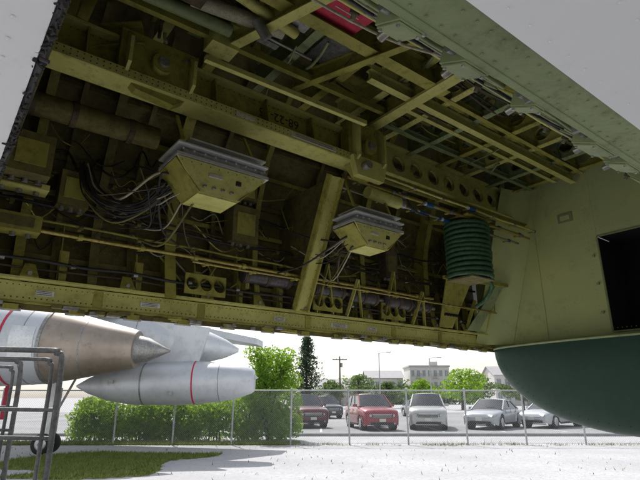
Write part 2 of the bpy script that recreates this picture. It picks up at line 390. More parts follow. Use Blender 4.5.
s.channel((.12,1.75,1.98),(2.4,1.75,1.98),.08,.16,'olive'); s.channel((1.9,1.42,1.90),(4.5,1.42,1.90),.07,.12,'gg')
s.channel((1.9,1.95,1.95),(4.5,1.95,1.95),.05,.08,'olive_l')
s.channel((1.0,2.35,1.95),(1.35,1.0,1.85),.06,.12,'olive_l'); s.channel((1.6,2.35,1.98),(1.9,1.2,1.88),.05,.10,'olive')
s.box((2.3,1.68,1.9),(.09,1.9,.02),'olive_l'); s.box((2.3,1.68,1.98),(.012,1.9,.14),'olive')
for (x,y,a,b,mt) in ((2.79,1.46,.3,.24,'gg'),(2.79,2.24,.3,.2,'olive'),(3.16,1.73,.3,.2,'olive'),(3.16,1.18,.3,.2,'gg'),(3.54,1.46,.3,.24,'olive_l'),(3.54,2.24,.3,.2,'gg'),(3.91,1.73,.3,.22,'gg'),(3.91,2.24,.3,.2,'olive'),(4.27,1.46,.28,.24,'olive'),(4.27,1.99,.28,.2,'gg'),(2.45,1.95,.25,.3,'olive'),(1.28,1.55,.3,.3,'olive'),(1.65,1.9,.3,.3,'olive'),(.9,2.3,.25,.2,'olive'),(2.02,2.3,.28,.2,'olive')):
    s.box((x,y,2.135),(a,b,.012),mt)
s.box((1.75,2.1,2.12),(.32,.24,.02),'alu_d')
s.obj('ceiling_structure',bomber)
s=MB()
s.box((1.42,1.62,1.93),(.30,.22,.012),'red',Matrix.Rotation(.12,3,'X'))
for k in range(3): s.box((1.42,1.56+.045*k,1.9155+.0054*k),(.16,.006,.003),'plabel',Matrix.Rotation(.12,3,'X'))
for sx in (-.13,.13): s.cyl((1.42+sx,1.62,1.93),(1.42+sx,1.62,2.0),.008,'alu_d',6)
s.obj('red_placard',bomber,.002)

# --- near sill with junction boxes
s=MB()
pr=[(.27,.470),(.345,.470),(.352,.50),(.47,.62),(.55,.70),(.57,.78)]
extr(s,pr,.09,XB,'gg')
extr(s,[(.57,.78),(.60,.78),(.60,.86)],.09,XB,'olive')
s.bar((.09,.35,.478),(XB,.35,.478),.012,.02,'gg')
s.rivets((.1,.30,.469),(4.5,.30,.469),.03,(0,0,-1),'gg',.0028)
s.rivets((.1,.335,.469),(4.5,.335,.469),.03,(0,0,-1),'gg',.0028)
def onface(x,u,h=0):
    return V((x,.352+.8*u*.17,.50+.8*u*.17))+V((0,.707,-.707))*h
for u in (.12,.5,1.3): s.rivets(onface(.1,u),onface(4.5,u),.032,(0,.707,-.707),'gg',.003)
R45=Matrix.Rotation(math.radians(45),3,'X')
for x,l,w,h,mt in ((.80,.03,.05,.015,'olive'),(1.45,.08,.06,.03,'gg'),(2.0,.1,.06,.03,'olive'),(2.7,.1,.06,.03,'gg')):
    c=onface(x,.55,h/2); s.box(c,(l,w,h),mt,R45); s.box(onface(x,.55,h+.002),(l*.8,w*.8,.004),mt,R45)
    s.cyl(onface(x+l*.5,.55,h*.5),onface(x+l*.5+.03,.55,h*.5),.009,'alu_d',10)
Rj=Matrix.Rotation(math.radians(25),3,'X')
for x,l in ((.43,.05),(.57,.06),(.745,.03),(.99,.09),(1.12,.07),(1.6,.09),(2.3,.09)):
    c=V((x,.372,.492)); s.box(c,(l,.05,.034),'gg',Rj); s.box(c+Rj@V((0,0,-.019)),(l*.9,.045,.004),'gg',Rj)
    for a in (-1,1):
        for b in (-1,1):
            q=c+Rj@V((a*l*.38,b*.018,-.021)); s.cyl(q,q+Rj@V((0,0,-.003)),.0028,'alu_d',6)
    s.cyl(c+V((l*.5,0,0)),c+V((l*.5+.02,0,0)),.008,'alu_d',10); s.cyl(c-V((l*.5,0,0)),c-V((l*.5+.015,0,0)),.008,'alu_d',10)
    s.cyl(c+V((0,.02,0)),c+V((0,.045,-.004)),.007,'steel',10)
for j,(u,r,mt) in enumerate(((.55,.0045,'gg'),(1.12,.004,'black'),(1.3,.005,'olive_l'),(.8,.0022,'wire'))):
    s.tube([onface(.1+i*.12,u+random.uniform(-.05,.05),.010+random.uniform(0,.005)) for i in range(36)],r,mt,7)
s.tube([(.1+i*.12,.362+random.uniform(-.004,.004),.488) for i in range(36)],.006,'gg',8)
for x in [.2+.16*i for i in range(26)]:
    s.box(onface(x,1.1,.008),(.012,.07,.016),'gg' if random.random()<.6 else 'alu_d',R45)
    s.box((x+.05,.362,.480),(.010,.02,.012),'alu_d')
for x in (.35,.52,.9,1.2,1.3,1.7): 
    q=onface(x,1.5,.0); s.cyl(q,q+V((0,.012,-.018)),.010,'brown',8); s.cyl(q+V((0,.012,-.018)),q+V((0,.018,-.027)),.005,'steel',8)
s.tube([onface(.3,1.3,.01),onface(.42,1.7,.03),onface(.60,1.4,.03),onface(.7,1.0,.01)],.003,'wire',7)
s.tube([onface(.75,1.3,.01),onface(.9,1.5,.02),onface(1.0,.9,.02),onface(1.03,.6,.02)],.0025,'black',7)
s.tube([onface(.55,1.0,.01),onface(.62,.6,.02),onface(.7,.8,.01),onface(.75,1.3,.01)],.002,'wire',7)
s.obj('near_sill',bomber,.001)

# --- electronics racks
def rack(x0,x1,y,z,name,k_=1.0):
    s=MB(); L=x1-x0; xm=(x0+x1)/2; D=.15*k_; H=.20*k_
    s.box((xm,y,z),(L,2*D,.02),'alu'); s.box((xm+.02,y+.01,z+.03),(L*.93,2*D-.02,.03),'alu_d'); s.box((xm-.01,y-.01,z+.055),(L*.98,2*D+.02,.012),'alu')
    s.box((xm+.03,y+.03,z+.085),(L*.8,2*D-.06,.04),'alu_d'); s.box((xm+.03,y+.02,z+.112),(L*.86,2*D,.010),'alu')
    for k in range(9): s.cyl((x0+L*(k+.5)/9,y-D-.005,z+.03),(x0+L*(k+.5)/9,y-D,z+.03),.006,'alu',6)
    s.poly([(x0,y-D+.005,z-.016),(x1-.02,y-D+.005,z-.016),(x1-.19*L/.6,y-D*.7,z-H),(x0+.16*L/.6,y-D*.7,z-H)],.008,(0,-1,0),'olive_l')
    s.poly([(x0,y+D-.005,z-.016),(x1-.02,y+D-.005,z-.016),(x1-.19*L/.6,y+D*.7,z-H),(x0+.16*L/.6,y+D*.7,z-H)],.008,(0,1,0),'olive')
    s.box((xm-.02,y,z-H-.004),(L*.42,D*1.5,.008),'olive_l')
    s.bar((x0+.002,y,z-.02),(x0+.16*L/.6,y,z-H),D*1.75,.008,'olive',(1,0,1)); s.bar((x1-.022,y,z-.02),(x1-.19*L/.6,y,z-H),D*1.75,.008,'olive',(-1,0,1))
    s.rivets((x0+.03,y-D-.004,z-.035),(x1-.05,y-D-.004,z-.035),.05,(0,-1,0),'brown',.004)
    s.box((xm-.05,y-D*.95,z-H*.42),(.09*k_,.012,.022*k_),'plabel'); s.box((xm+.1*k_,y-D*.93,z-H*.45),(.03,.014,.025),'black')
    for k in range(4): s.cyl((xm-.12*k_+.06*k*k_,y-D*.8,z-H*.8),(xm-.12*k_+.06*k*k_,y-D*.98,z-H*.8),.008,'alu_d',8)
    for a in (x0+.05,x1-.07):
        s.bar((a,y+D,z+.02),(a,3.1,z+.12),.03,.02,'olive_d'); s.bar((a,y-D*.5,z+.12),(a,y+.06,1.52),.018,.012,'olive')
    for k in range(16):
        a=V((x0+random.uniform(-.02,L*.5),y+random.uniform(0,.15),z-random.uniform(.03,.18)*k_))
        b=V((a.x+random.uniform(-.35,.25),random.uniform(2.75,3.05),z-random.uniform(-.15,.38)))
        m=(a+b)/2+V((random.uniform(-.12,.1),random.uniform(0,.1),-random.uniform(.03,.14)))
        s.tube([a,a+V((-.04,.03,-.03)),m,b],random.choice([.004,.004,.005,.007]),random.choice(['black','black','black','brown','brown','wire','olive_d']),6)
    s.obj(name,bomber,.0015)
rack(.83,1.38,2.4,1.20,'equipment_rack',.88); rack(2.07,2.54,2.42,1.12,'equipment_rack',.75)

# --- plumbing and cables
s=MB()
def run(y,z,x0,x1,r,mat,wob=.004,clamp=None):
    pts=[];n=max(3,int((x1-x0)/.25)); 
    for i in range(n+1): pts.append((x0+(x1-x0)*i/n,y+random.uniform(-wob,wob),z+random.uniform(-wob,wob)))
    s.tube(pts,r,mat,8)
    if clamp:
        x=x0+.1
        while x<x1: s.cyl((x-.012,y,z),(x+.012,y,z),r*1.5,clamp,8); s.box((x,y+.03,z),(.018,.06,.01),'olive'); x+=.34
run(2.88,.84,.12,3.5,.012,'brass',.002,'olive'); run(2.84,.80,1.2,4.4,.008,'brass',.003,'olive')
run(2.90,.90,.12,2.1,.007,'olive',.008,'olive_d'); run(2.95,.69,.12,4.4,.009,'black',.008,'alu_d')
run(2.98,.66,.12,4.4,.006,'brown',.008); run(3.0,1.02,.12,4.3,.01,'black',.015,'olive_d'); run(3.02,1.05,.12,4.3,.007,'brown',.015); run(3.04,1.25,.3,4.3,.008,'black',.02,'olive_d')
run(2.46,1.50,2.2,4.4,.015,'brass',.003,'blue'); run(2.40,1.46,2.1,4.4,.012,'brass',.003,'alu_d'); run(2.52,1.44,2.1,4.4,.011,'steel',.004,'blue'); run(2.36,1.53,2.3,4.45,.009,'olive_l',.004,'alu_d')
for x,y,z in ((2.72,2.46,1.50),(2.95,2.40,1.46),(3.1,2.46,1.50),(3.3,2.52,1.44),(3.45,2.36,1.53),(2.6,2.52,1.44),(3.0,2.52,1.44)):
    s.cyl((x-.04,y,z),(x+.04,y,z),.022,'blue',6); s.cyl((x-.065,y,z),(x-.04,y,z),.018,'alu',8)
s.tube([(2.75,2.46,1.5),(2.8,2.44,1.4),(2.95,2.44,1.38),(3.05,2.5,1.42)],.008,'black',7)
s.cyl((2.3,2.42,1.41),(2.62,2.42,1.40),.045,'olive_l',16); s.cyl((2.62,2.42,1.40),(2.68,2.42,1.40),.03,'alu_d',12)
for x0,x1,r,y,z,mt in ((1.62,2.0,.05,2.96,.80,'mauve'),(2.2,2.5,.052,2.95,.78,'mauve'),(2.56,2.86,.05,2.95,.77,'mauve'),(2.95,3.25,.055,2.94,.77,'mauve'),(3.3,3.5,.045,2.94,.77,'mauve')):
    s.cyl((x0,y,z),(x1,y,z),r,mt,18)
    for q in (x0+.02,x1-.02,(x0+x1)/2): s.cyl((q-.012,y,z),(q+.012,y,z),r*1.12,'brown',18)
    s.cyl((x1,y,z),(x1+.08,y,z),r*.4,'steel',10); s.box((x0+.04,y+.05,z-.05),(.03,.1,.08),'olive')
s.cyl((.12,2.70,1.46),(.86,2.70,1.47),.065,'olive_d',20)
for q in (.2,.4,.7): s.cyl((q-.015,2.7,1.465),(q+.015,2.7,1.465),.072,'brown',20)
for x,y,z,a,b,c,mt in ((.24,2.78,1.18,.2,.2,.22,'olive_d'),(.23,2.85,1.05,.26,.12,.03,'olive_l'),(.50,2.95,1.12,.16,.12,.2,'olive_d'),(1.6,2.98,1.15,.2,.14,.26,'olive_d'),(1.62,2.98,1.40,.14,.1,.12,'olive_d'),(2.75,2.95,1.25,.16,.14,.2,'alu_d'),(3.05,2.98,1.1,.14,.1,.24,'brown'),(3.9,2.8,1.3,.1,.1,.25,'olive'),(.24,2.9,.86,.24,.12,.09,'olive')):
    s.box((x,y,z),(a,b,c),mt); s.box((x,y-b/2-.003,z),(a*.7,.006,c*.6),'olive_d' if mt!='olive_d' else 'olive'); 
    for k in range(3): s.cyl((x-a*.3+a*.3*k,y,z-c/2-.02),(x-a*.3+a*.3*k,y,z-c/2),.014,'alu_d',8)
for k in range(16):
    o_=V((random.uniform(-.03,.03),random.uniform(-.03,.03),random.uniform(-.03,.03)))
    s.tube([V((.52,2.85,1.25))+o_,V((.56,2.78,1.08))+o_*1.5,V((.68,2.7,.98))+o_*2,V((.8,2.62,1.0))+o_,V((.88,2.5,1.1))+o_],random.choice([.004,.005,.006]),random.choice(['black','black','black','black','brown','olive_d','wire']),6)
for k in range(110):
    x=random.uniform(.15,4.0); z=random.uniform(.8,1.5); L=random.uniform(.15,.7)*(1 if x<3.5 else .5); pts=[]
    y=yskin(z)-random.uniform(.04,.16); n=random.randint(3,5)
    for i in range(n): pts.append((x+L*i/n,y+random.uniform(-.04,.04),z-random.uniform(-.05,.12)*(1 if 0<i<n-1 else .2)+random.uniform(-.06,.06)))
    s.tube(pts,random.choice([.003,.004,.005,.007]),random.choice(['black','black','black','black','brown','brown','olive_d','olive','wire','brass','steel']),6)
for k in range(26):
    x=random.uniform(.15,4.0); y=random.uniform(1.6,2.5); z=random.uniform(1.95,2.05)
    dx,dy=random.choice([(random.uniform(.3,.9)*(1 if x<3.4 else .5),.03),(.04,random.uniform(.2,.6)*(1 if y<2 else .3))])
    s.tube([(x,y,z),(x+dx*.3,y+dy*.3,z-random.uniform(0,.03)),(x+dx*.7,y+dy*.7,z-random.uniform(0,.03)),(x+dx,y+dy,z)],random.choice([.004,.006,.01]),random.choice(['black','brown','black','steel','olive','gg']),7)
s.cyl((.75,2.05,1.96),(1.25,1.95,1.94),.04,'wire',16); s.cyl((.9,1.85,1.93),(1.3,1.9,1.92),.03,'olive_l',14)
s.cyl((.5,2.1,1.9),(1.0,2.1,1.92),.035,'gg',16); s.box((1.0,2.2,1.9),(.16,.12,.1),'olive_l'); s.box((.7,1.95,1.95),(.18,.14,.12),'brown'); s.cyl((1.05,1.9,1.88),(1.12,1.9,1.80),.03,'alu_d',12)
for k in range(20):
    x=random.uniform(.2,2.2);y=random.uniform(1.5,2.3);z=random.uniform(1.96,2.1)
    s.box((x,y,z),(random.uniform(.05,.16),random.uniform(.04,.12),random.uniform(.03,.08)),random.choice(['olive','olive_l','gg','brown','alu_d','olive_d']))
s.obj('plumbing_and_cables',bomber,.001)
s=MB()
for k in range(12):
    z=.98+.04*k; q=random.uniform(-.006,.006); pts=[(3.55+q+(.19+q)*math.cos(a),2.5+.17*math.sin(a),z+.005*math.sin(a+k)) for a in [2*math.pi*i/24 for i in range(25)]]
    s.tube(pts,.0195,'coil',8,False)
s.cyl((3.55,2.5,.95),(3.55,2.5,1.46),.14,'void',20)
s.box((3.55,2.5,1.475),(.34,.3,.012),'olive'); s.box((3.55,2.5,.95),(.3,.26,.012),'olive_d')
s.tube([(3.74,2.5,1.0),(3.85,2.5,.95),(3.9,2.6,.85),(3.95,2.75,.8)],.018,'coil',8)
s.bar((3.55,2.6,1.48),(3.55,2.95,1.6),.04,.03,'olive')
s.obj('green_coiled_hose',bomber)

# ================================================================ GROUND
def ground_mat(name,c1,c2,c3,sc,fs,bump=.5):
    m,nt,b=newmat(name);N=nt.nodes;L=nt.links
    tc=N.new('ShaderNodeTexCoord')
    a=N.new('ShaderNodeTexNoise');a.inputs['Scale'].default_value=sc;a.inputs['Detail'].default_value=5;L.new(tc.outputs['Object'],a.inputs['Vector'])
    r=N.new('ShaderNodeValToRGB');r.color_ramp.elements[0].position=.35;r.color_ramp.elements[1].position=.68;r.color_ramp.elements[0].color=(*c1,1);r.color_ramp.elements[1].color=(*c2,1)
    L.new(a.outputs['Fac'],r.inputs['Fac'])
    f=N.new('ShaderNodeTexVoronoi');f.inputs['Scale'].default_value=fs;L.new(tc.outputs['Object'],f.inputs['Vector'])
    f2=N.new('ShaderNodeTexNoise');f2.inputs['Scale'].default_value=fs*.35;f2.inputs['Detail'].default_value=6;f2.inputs['Roughness'].default_value=.8;L.new(tc.outputs['Object'],f2.inputs['Vector'])
    r2=N.new('ShaderNodeValToRGB');r2.color_ramp.elements[0].position=.45;r2.color_ramp.elements[1].position=.70;L.new(f2.outputs['Fac'],r2.inputs['Fac'])
    mx=N.new('ShaderNodeMixRGB');mx.inputs['Color2'].default_value=(*c3,1);L.new(r2.outputs['Color'],mx.inputs['Fac']);L.new(r.outputs['Color'],mx.inputs['Color1'])
    L.new(mx.outputs['Color'],b.inputs['Base Color']);b.inputs['Roughness'].default_value=.95;b.inputs['Specular IOR Level'].default_value=.2
    bp=N.new('ShaderNodeBump');bp.inputs['Strength'].default_value=bump;bp.inputs['Distance'].default_value=.03;L.new(f.outputs['Distance'],bp.inputs['Height']);L.new(bp.outputs['Normal'],b.inputs['Normal'])
    return m
M['gravel']=ground_mat('pale_gravel',(.40,.395,.405),(.50,.495,.505),(.33,.325,.33),.4,20,.3)
M['lot']=ground_mat('worn_asphalt',(.26,.26,.265),(.36,.36,.36),(.22,.22,.22),.2,10,.3)
M['turf']=ground_mat('turf',(.12,.15,.03),(.20,.22,.05),(.26,.24,.10),1.2,20)
s=MB(); s.add([(-900,-900,0),(900,-900,0),(900,1500,0),(-900,1500,0)],[(0,1,2,3)],'gravel'); s.obj('ground')
s=MB(); s.add([(-40,23.4,.004),(60,23.4,.004),(60,60,.004),(-40,60,.004)],[(0,1,2,3)],'lot')
pm,_,pb=newmat('road_paint'); pb.inputs['Base Color'].default_value=(.75,.75,.73,1); M['rp']=pm
for i in range(18):
    x=-12+i*3.0; s.add([(x,26,.008),(x+.1,26,.008),(x+.1,31.5,.008),(x,31.5,.008)],[(0,1,2,3)],'rp')
s.obj('parking_lot')
s=MB(); s.box((10,23.3,.06),(100,.15,.12),'lot'); s.obj('kerb',None,.01)
def inturf(x,y):
    n=noise.noise(V((x*.45,y*.45,0)))*1.6
    return (-7.2<x+n<-3.4 and 11.5+n*.6<y<16.6+n*.5) or (18.9<y<20.2+n*.3 and -22<x+n<-1.2)
M['blade']=paint('grass_blades',(.11,.17,.03),(.20,.25,.05),(.28,.26,.10),3,.8,dirt=.6)
s=MB(); step=.15
for i in range(-160,20):
    for j in range(66,142):
        x=i*step;y=j*step
        if inturf(x,y): s.add([(x-step/2,y-step/2,.004),(x+step/2,y-step/2,.004),(x+step/2,y+step/2,.004),(x-step/2,y+step/2,.004)],[(0,1,2,3)],'turf')
k=0;tries=0
while k<28000 and tries<300000:
    tries+=1
    x=random.uniform(-20,8);y=random.uniform(10,20.4)
    if inturf(x,y) or (random.random()<.0025):
        k+=1; a=random.uniform(0,6.28);h=random.uniform(.03,.10)*(1.6 if y>18.7 else 1);w=.012
        dx,dy=math.cos(a)*w,math.sin(a)*w;lx,ly=random.gauss(0,.03),random.gauss(0,.03)
        s.add([(x-dx,y-dy,0),(x+dx,y+dy,0),(x+lx,y+ly,h)],[(0,1,2)],'blade')
for q in range(80):
    cx=random.uniform(-2,16); cy=19.06+random.gauss(0,.14); kk=random.uniform(.3,1)
    for k in range(int(26*kk)):
        x=cx+random.gauss(0,.22*kk);y=cy+random.gauss(0,.08); s.add([(x-.006,y,0),(x+.006,y,0),(x+random.gauss(0,.04),y,random.uniform(.04,.16)*kk)],[(0,1,2)],'blade')
s.obj('grass')
s=MB()
for k in range(3600):
    x=random.uniform(-8,14);y=random.uniform(9,19);r=random.uniform(.006,.02)
    vs=[];q=random.uniform(0,6)
    for i in range(5): vs.append((x+r*math.cos(q+i*1.256)*random.uniform(.7,1.2),y+r*math.sin(q+i*1.256),0))
    vs.append((x,y,r*.5)); s.add(vs,[(i,(i+1)%5,5) for i in range(5)],'gravel')
s.obj('gravel_stones')

# ================================================================ FENCE
def fence(name,x0,x1,y,H=1.85):
    s=MB(); n=int((x1-x0)/2.05)
    for i in range(n+1):
        x=x0+(x1-x0)*i/n; tl=random.uniform(-.02,.02); s.cyl((x,y,0),(x+tl,y,H+.04),.032,'galv',10); s.lathe((x+tl,y,H+.04),(0,0,1),[(0,.04),(.03,.038),(.05,.01)],'galv',10)
    s.cyl((x0,y,H),(x1,y,H),.022,'galv',8); s.cyl((x0,y-.01,.06),(x1,y-.01,.06),.005,'galv',5)
    sp=.075; d=H-.06; x=x0-d
    w=.0022
    while x<x1:
        for sg in (1,-1):
            a=x; b=x+d
            za,zb=(.05,H) if sg==1 else (H,.05)
            xa,xb=max(a,x0),min(b,x1)
            if xb<=xa: continue
            z1=za+(zb-za)*(xa-a)/d; z2=za+(zb-za)*(xb-a)/d
            yy=y-.04+sg*.002
            s.add([(xa,yy,z1-w*1.4),(xb,yy,z2-w*1.4),(xb,yy,z2+w*1.4),(xa,yy,z1+w*1.4)],[(0,1,2,3)],'galv')
        x+=sp
    return s.obj(name)
fence('chain_link_fence',-22,22,19.06)

# ================================================================ FOLIAGE
def leafmat(name,c1,c2,tr):
    m=bpy.data.materials.new(name);m.use_nodes=True;nt=m.node_tree;N=nt.nodes;L=nt.links;N.clear()
    out=N.new('ShaderNodeOutputMaterial');mix=N.new('ShaderNodeMixShader');mix.inputs[0].default_value=.45
    df=N.new('ShaderNodeBsdfPrincipled');df.inputs['Roughness'].default_value=.55;tl=N.new('ShaderNodeBsdfTranslucent')
    tc=N.new('ShaderNodeTexCoord');n=N.new('ShaderNodeTexNoise');n.inputs['Scale'].default_value=2.2;n.inputs['Detail'].default_value=5;n.inputs['Roughness'].default_value=.8
    L.new(tc.outputs['Object'],n.inputs['Vector'])
    r=N.new('ShaderNodeValToRGB');r.color_ramp.elements[0].position=.35;r.color_ramp.elements[1].position=.65;r.color_ramp.elements[0].color=(*c1,1);r.color_ramp.elements[1].color=(*c2,1)
    L.new(n.outputs['Fac'],r.inputs['Fac']);L.new(r.outputs['Color'],df.inputs['Base Color'])
    mu=N.new('ShaderNodeMixRGB');mu.blend_type='MULTIPLY';mu.inputs[0].default_value=1;mu.inputs[2].default_value=(*tr,1)
    L.new(r.outputs['Color'],mu.inputs[1]);L.new(mu.outputs[0],tl.inputs['Color'])
    L.new(df.outputs[0],mix.inputs[1]);L.new(tl.outputs[0],mix.inputs[2]);L.new(mix.outputs[0],out.inputs[0]);return m
M['leaf']=leafmat('hedge_leaf',(.07,.15,.018),(.17,.29,.03),(2.6,2.3,1.2))
M['leaf_d']=leafmat('tree_leaf',(.06,.095,.035),(.11,.16,.055),(1.9,1.9,1.5))
M['needle']=leafmat('pine_needle',(.03,.055,.03),(.05,.085,.04),(1.4,1.4,1.2))
M['bark']=paint('bark',(.08,.06,.04),(.14,.11,.08),(.04,.03,.02),6,.9)
def leaf(s,p,r,mat):
    a=V((random.gauss(0,1),random.gauss(0,1),random.gauss(0,.7)));
    if a.length<.01:return
    a.normalize();b=a.orthogonal().normalized();b.rotate(Matrix.Rotation(random.uniform(0,6.28),3,a));c=a.cross(b)
    s.add([p-b*r,p+c*r*.45,p+b*r,p-c*r*.45],[(0,1,2,3)],mat)
def clump(s,c,rx,ry,rz,n,lr,mat):
    for k in range(n):
        d=V((random.gauss(0,1),random.gauss(0,1),random.gauss(0,1))).normalized();q=random.uniform(.55,1.05)**.6
        leaf(s,V((c[0]+d.x*rx*q,c[1]+d.y*ry*q,c[2]+d.z*rz*q)),lr*random.uniform(.6,1.3),mat)
s=MB()
for k in range(240):
    x=random.uniform(-9.6,-2.6);z=random.uniform(.12,1.38)+.25*noise.noise(V((x,0,0)));y=random.uniform(20.2,21.2)
    clump(s,(x,y,z),.42,.42,.33,120,.06,'leaf')
for k in range(40):
    x=random.uniform(-9.2,-2.6); s.tube([(x,20.9,0),(x+random.uniform(-.2,.2),20.9,.7),(x+random.uniform(-.4,.4),20.8,1.3)],[.03]*10+[.01],'bark',5)
s.obj('hedge')
s=MB()
for k in range(170):
    t=random.random(); z=.2+3.1*t; w=1.22*(1-(max(0,t-.5)/.62)**2)**.5 if t>.5 else 1.15
    a=random.uniform(0,6.28);q=random.random()**.5*w
    clump(s,(-2.05+q*math.cos(a)+.15*math.sin(k),21.2+q*math.sin(a)*.8,z+.25*math.sin(a*2)*t),.33,.33,.3,110,.062,'leaf')
for k in range(7): s.tube([(-2.05,21,0),(-2.05+random.uniform(-.3,.3),21,1.2),(-2.05+random.uniform(-.9,.9),21+random.uniform(-.5,.5),2.8)],[.07,.06,.05,.05,.05,.04,.04,.03,.02,.02,.01],'bark',6)
s.obj('tall_bush')
def pine(name,x,y,H):
    s=MB(); s.tube([(x,y,0),(x,y,H)],[.22,.03],'bark',8,False)
    for k in range(110):
        t=(k/110)**.95; z=H*(.14+.85*t); L=(1-t)**.75*H*.27+.15; L*=random.uniform(.5,1.2); a=k*2.4+random.uniform(-.4,.4)
        d=V((math.cos(a),math.sin(a),-.05+.3*random.random())); p=V((x,y,z)); e=p+d*L; s.tube([p,e],[.03,.008],'bark',4,False)
        for i in range(34):
            q=random.uniform(.15,1)
            c=p+d*L*q+V((random.gauss(0,.17),random.gauss(0,.17),random.gauss(0,.1)-.05)); leaf(s,c,.15,'needle')
    return s.obj(name)
pine('pine_tree',-1.5,58,8.4)
def tree(name,x,y,H,W,mat='leaf_d'):
    s=MB(); s.tube([(x,y,0),(x+.1,y,H*.5),(x,y,H*.85)],[.22-.016*i for i in range(11)],'bark',7)
    for k in range(46):
        a=random.uniform(0,6.28);t=random.random();r=W*.5*math.sin(math.pi*(.15+.8*t))*random.uniform(.3,1)
        c=V((x+r*math.cos(a),y+r*math.sin(a),H*(.28+.66*t))); s.tube([(x,y,H*.35*(1+t*.9)),c],[.05,.015],'bark',4,False)
        clump(s,c,W*.14,W*.14,H*.07,70,.17,mat)
    return s.obj(name)
tree('broadleaf_tree',19.5,72,5.8,7,'leaf'); tree('broadleaf_tree',24,80,5.2,7); tree('broadleaf_tree',6.2,84,5.2,7); tree('broadleaf_tree',2,80,4.2,5); tree('broadleaf_tree',27,70,4.2,6)
tree('broadleaf_tree',15.2,78,4.4,5,'leaf'); tree('broadleaf_tree',10.5,82,4.0,5)
s=MB()
for k in range(190):
    x=random.uniform(-40,80);y=random.uniform(122,140);h=random.uniform(2.5,6)+2.5*noise.noise(V((x*.1,3,0)))
    clump(s,(x,y,h*.5),2.6,2,h*.55,70,.5,'leaf_d' if k%3 else 'leaf')
s.obj('distant_trees')

# ================================================================ BUILDINGS
M['stucco']=paint('hazed_beige_wall',(.62,.60,.56),(.68,.66,.62),(.56,.53,.5),.4,.85,bump=.05)  # beige paled: distance haze is painted into the wall colour
M['brick']=paint('hazed_brick_wall',(.46,.39,.36),(.52,.45,.41),(.40,.34,.31),.6,.85,bump=.05)  # brick washed out, with distance haze mixed into its tones
M['roof']=paint('hazed_roofing',(.40,.39,.39),(.46,.44,.44),(.34,.33,.33),1,.9)  # roof tones lightened to carry painted haze
gm,_,gb=newmat('hazed_window_glass'); gb.inputs['Base Color'].default_value=(.25,.28,.31,1); gb.inputs['Roughness'].default_value=.12; M['glass']=gm  # haze painted in: glass lightened to lower its contrast
def building(name,x,y,W,Dp,fl,mat,cols,pitched=False):
    e=empty(name,(x,y,0)); H=fl*2.9+.4
    s=MB(); 
    s.box((0,Dp/2,H/2),(W,Dp,H),mat); 
    for f in range(fl): s.box((0,-.04,.35+f*2.9),(W+.1,.08,.18),'stucco')
    s.obj('walls',e)
    s=MB(); cw=W/cols
    for f in range(fl):
        for c in range(cols):
            cx=-W/2+cw*(c+.5); cz=1.75+f*2.9
            s.box((cx,-.05,cz),(cw*.48,.06,1.4),'glass'); s.box((cx,-.10,cz),(.06,.04,1.4),'label'); s.box((cx,-.10,cz-.75),(cw*.56,.14,.1),'label'); s.box((cx,-.08,cz+.75),(cw*.56,.1,.08),'label')
            if c%3==1 and f>0:
                s.box((cx,-.6,cz-1.05),(cw*.9,1.1,.12),'stucco'); 
                for q in range(8): s.box((cx-cw*.42+cw*.84*q/7,-1.1,cz-.55),(.05,.05,.9),'alu_d')
                s.box((cx,-1.1,cz-.08),(cw*.9,.07,.07),'alu_d')
    s.obj('windows',e)
    s=MB()
    if pitched:
        for sg in (-1,1): s.add([(-W/2-.4,Dp/2+sg*(Dp/2+.5),H),(W/2+.4,Dp/2+sg*(Dp/2+.5),H),(W/2+.4,Dp/2,H+2),(-W/2-.4,Dp/2,H+2)],[(0,1,2,3)],'roof')
        s.add([(-W/2,0,H),(-W/2,Dp,H),(-W/2,Dp/2,H+2)],[(0,1,2)],mat); s.add([(W/2,0,H),(W/2,Dp,H),(W/2,Dp/2,H+2)],[(0,1,2)],mat)
    else:
        s.box((0,Dp/2,H+.2),(W+.5,Dp+.5,.4),'roof'); s.box((W*.2,Dp/2,H+1),(2,2,1.2),'stucco')
    s.obj('roof',e); s=MB(); s.box((0,-.06,1.1),(1.2,.1,2.2),'alu_d'); s.obj('door',e)
building('apartment_building',28,132,10,10,3,'stucco',7)
building('apartment_building',16,128,9,9,2,'stucco',5,True)
building('brick_house',4.0,104,9,8,1,'brick',5,True)
building('brick_house',-14,98,12,8,1,'brick',6,True)
building('low_house',44,110,14,8,2,'stucco',8,True)

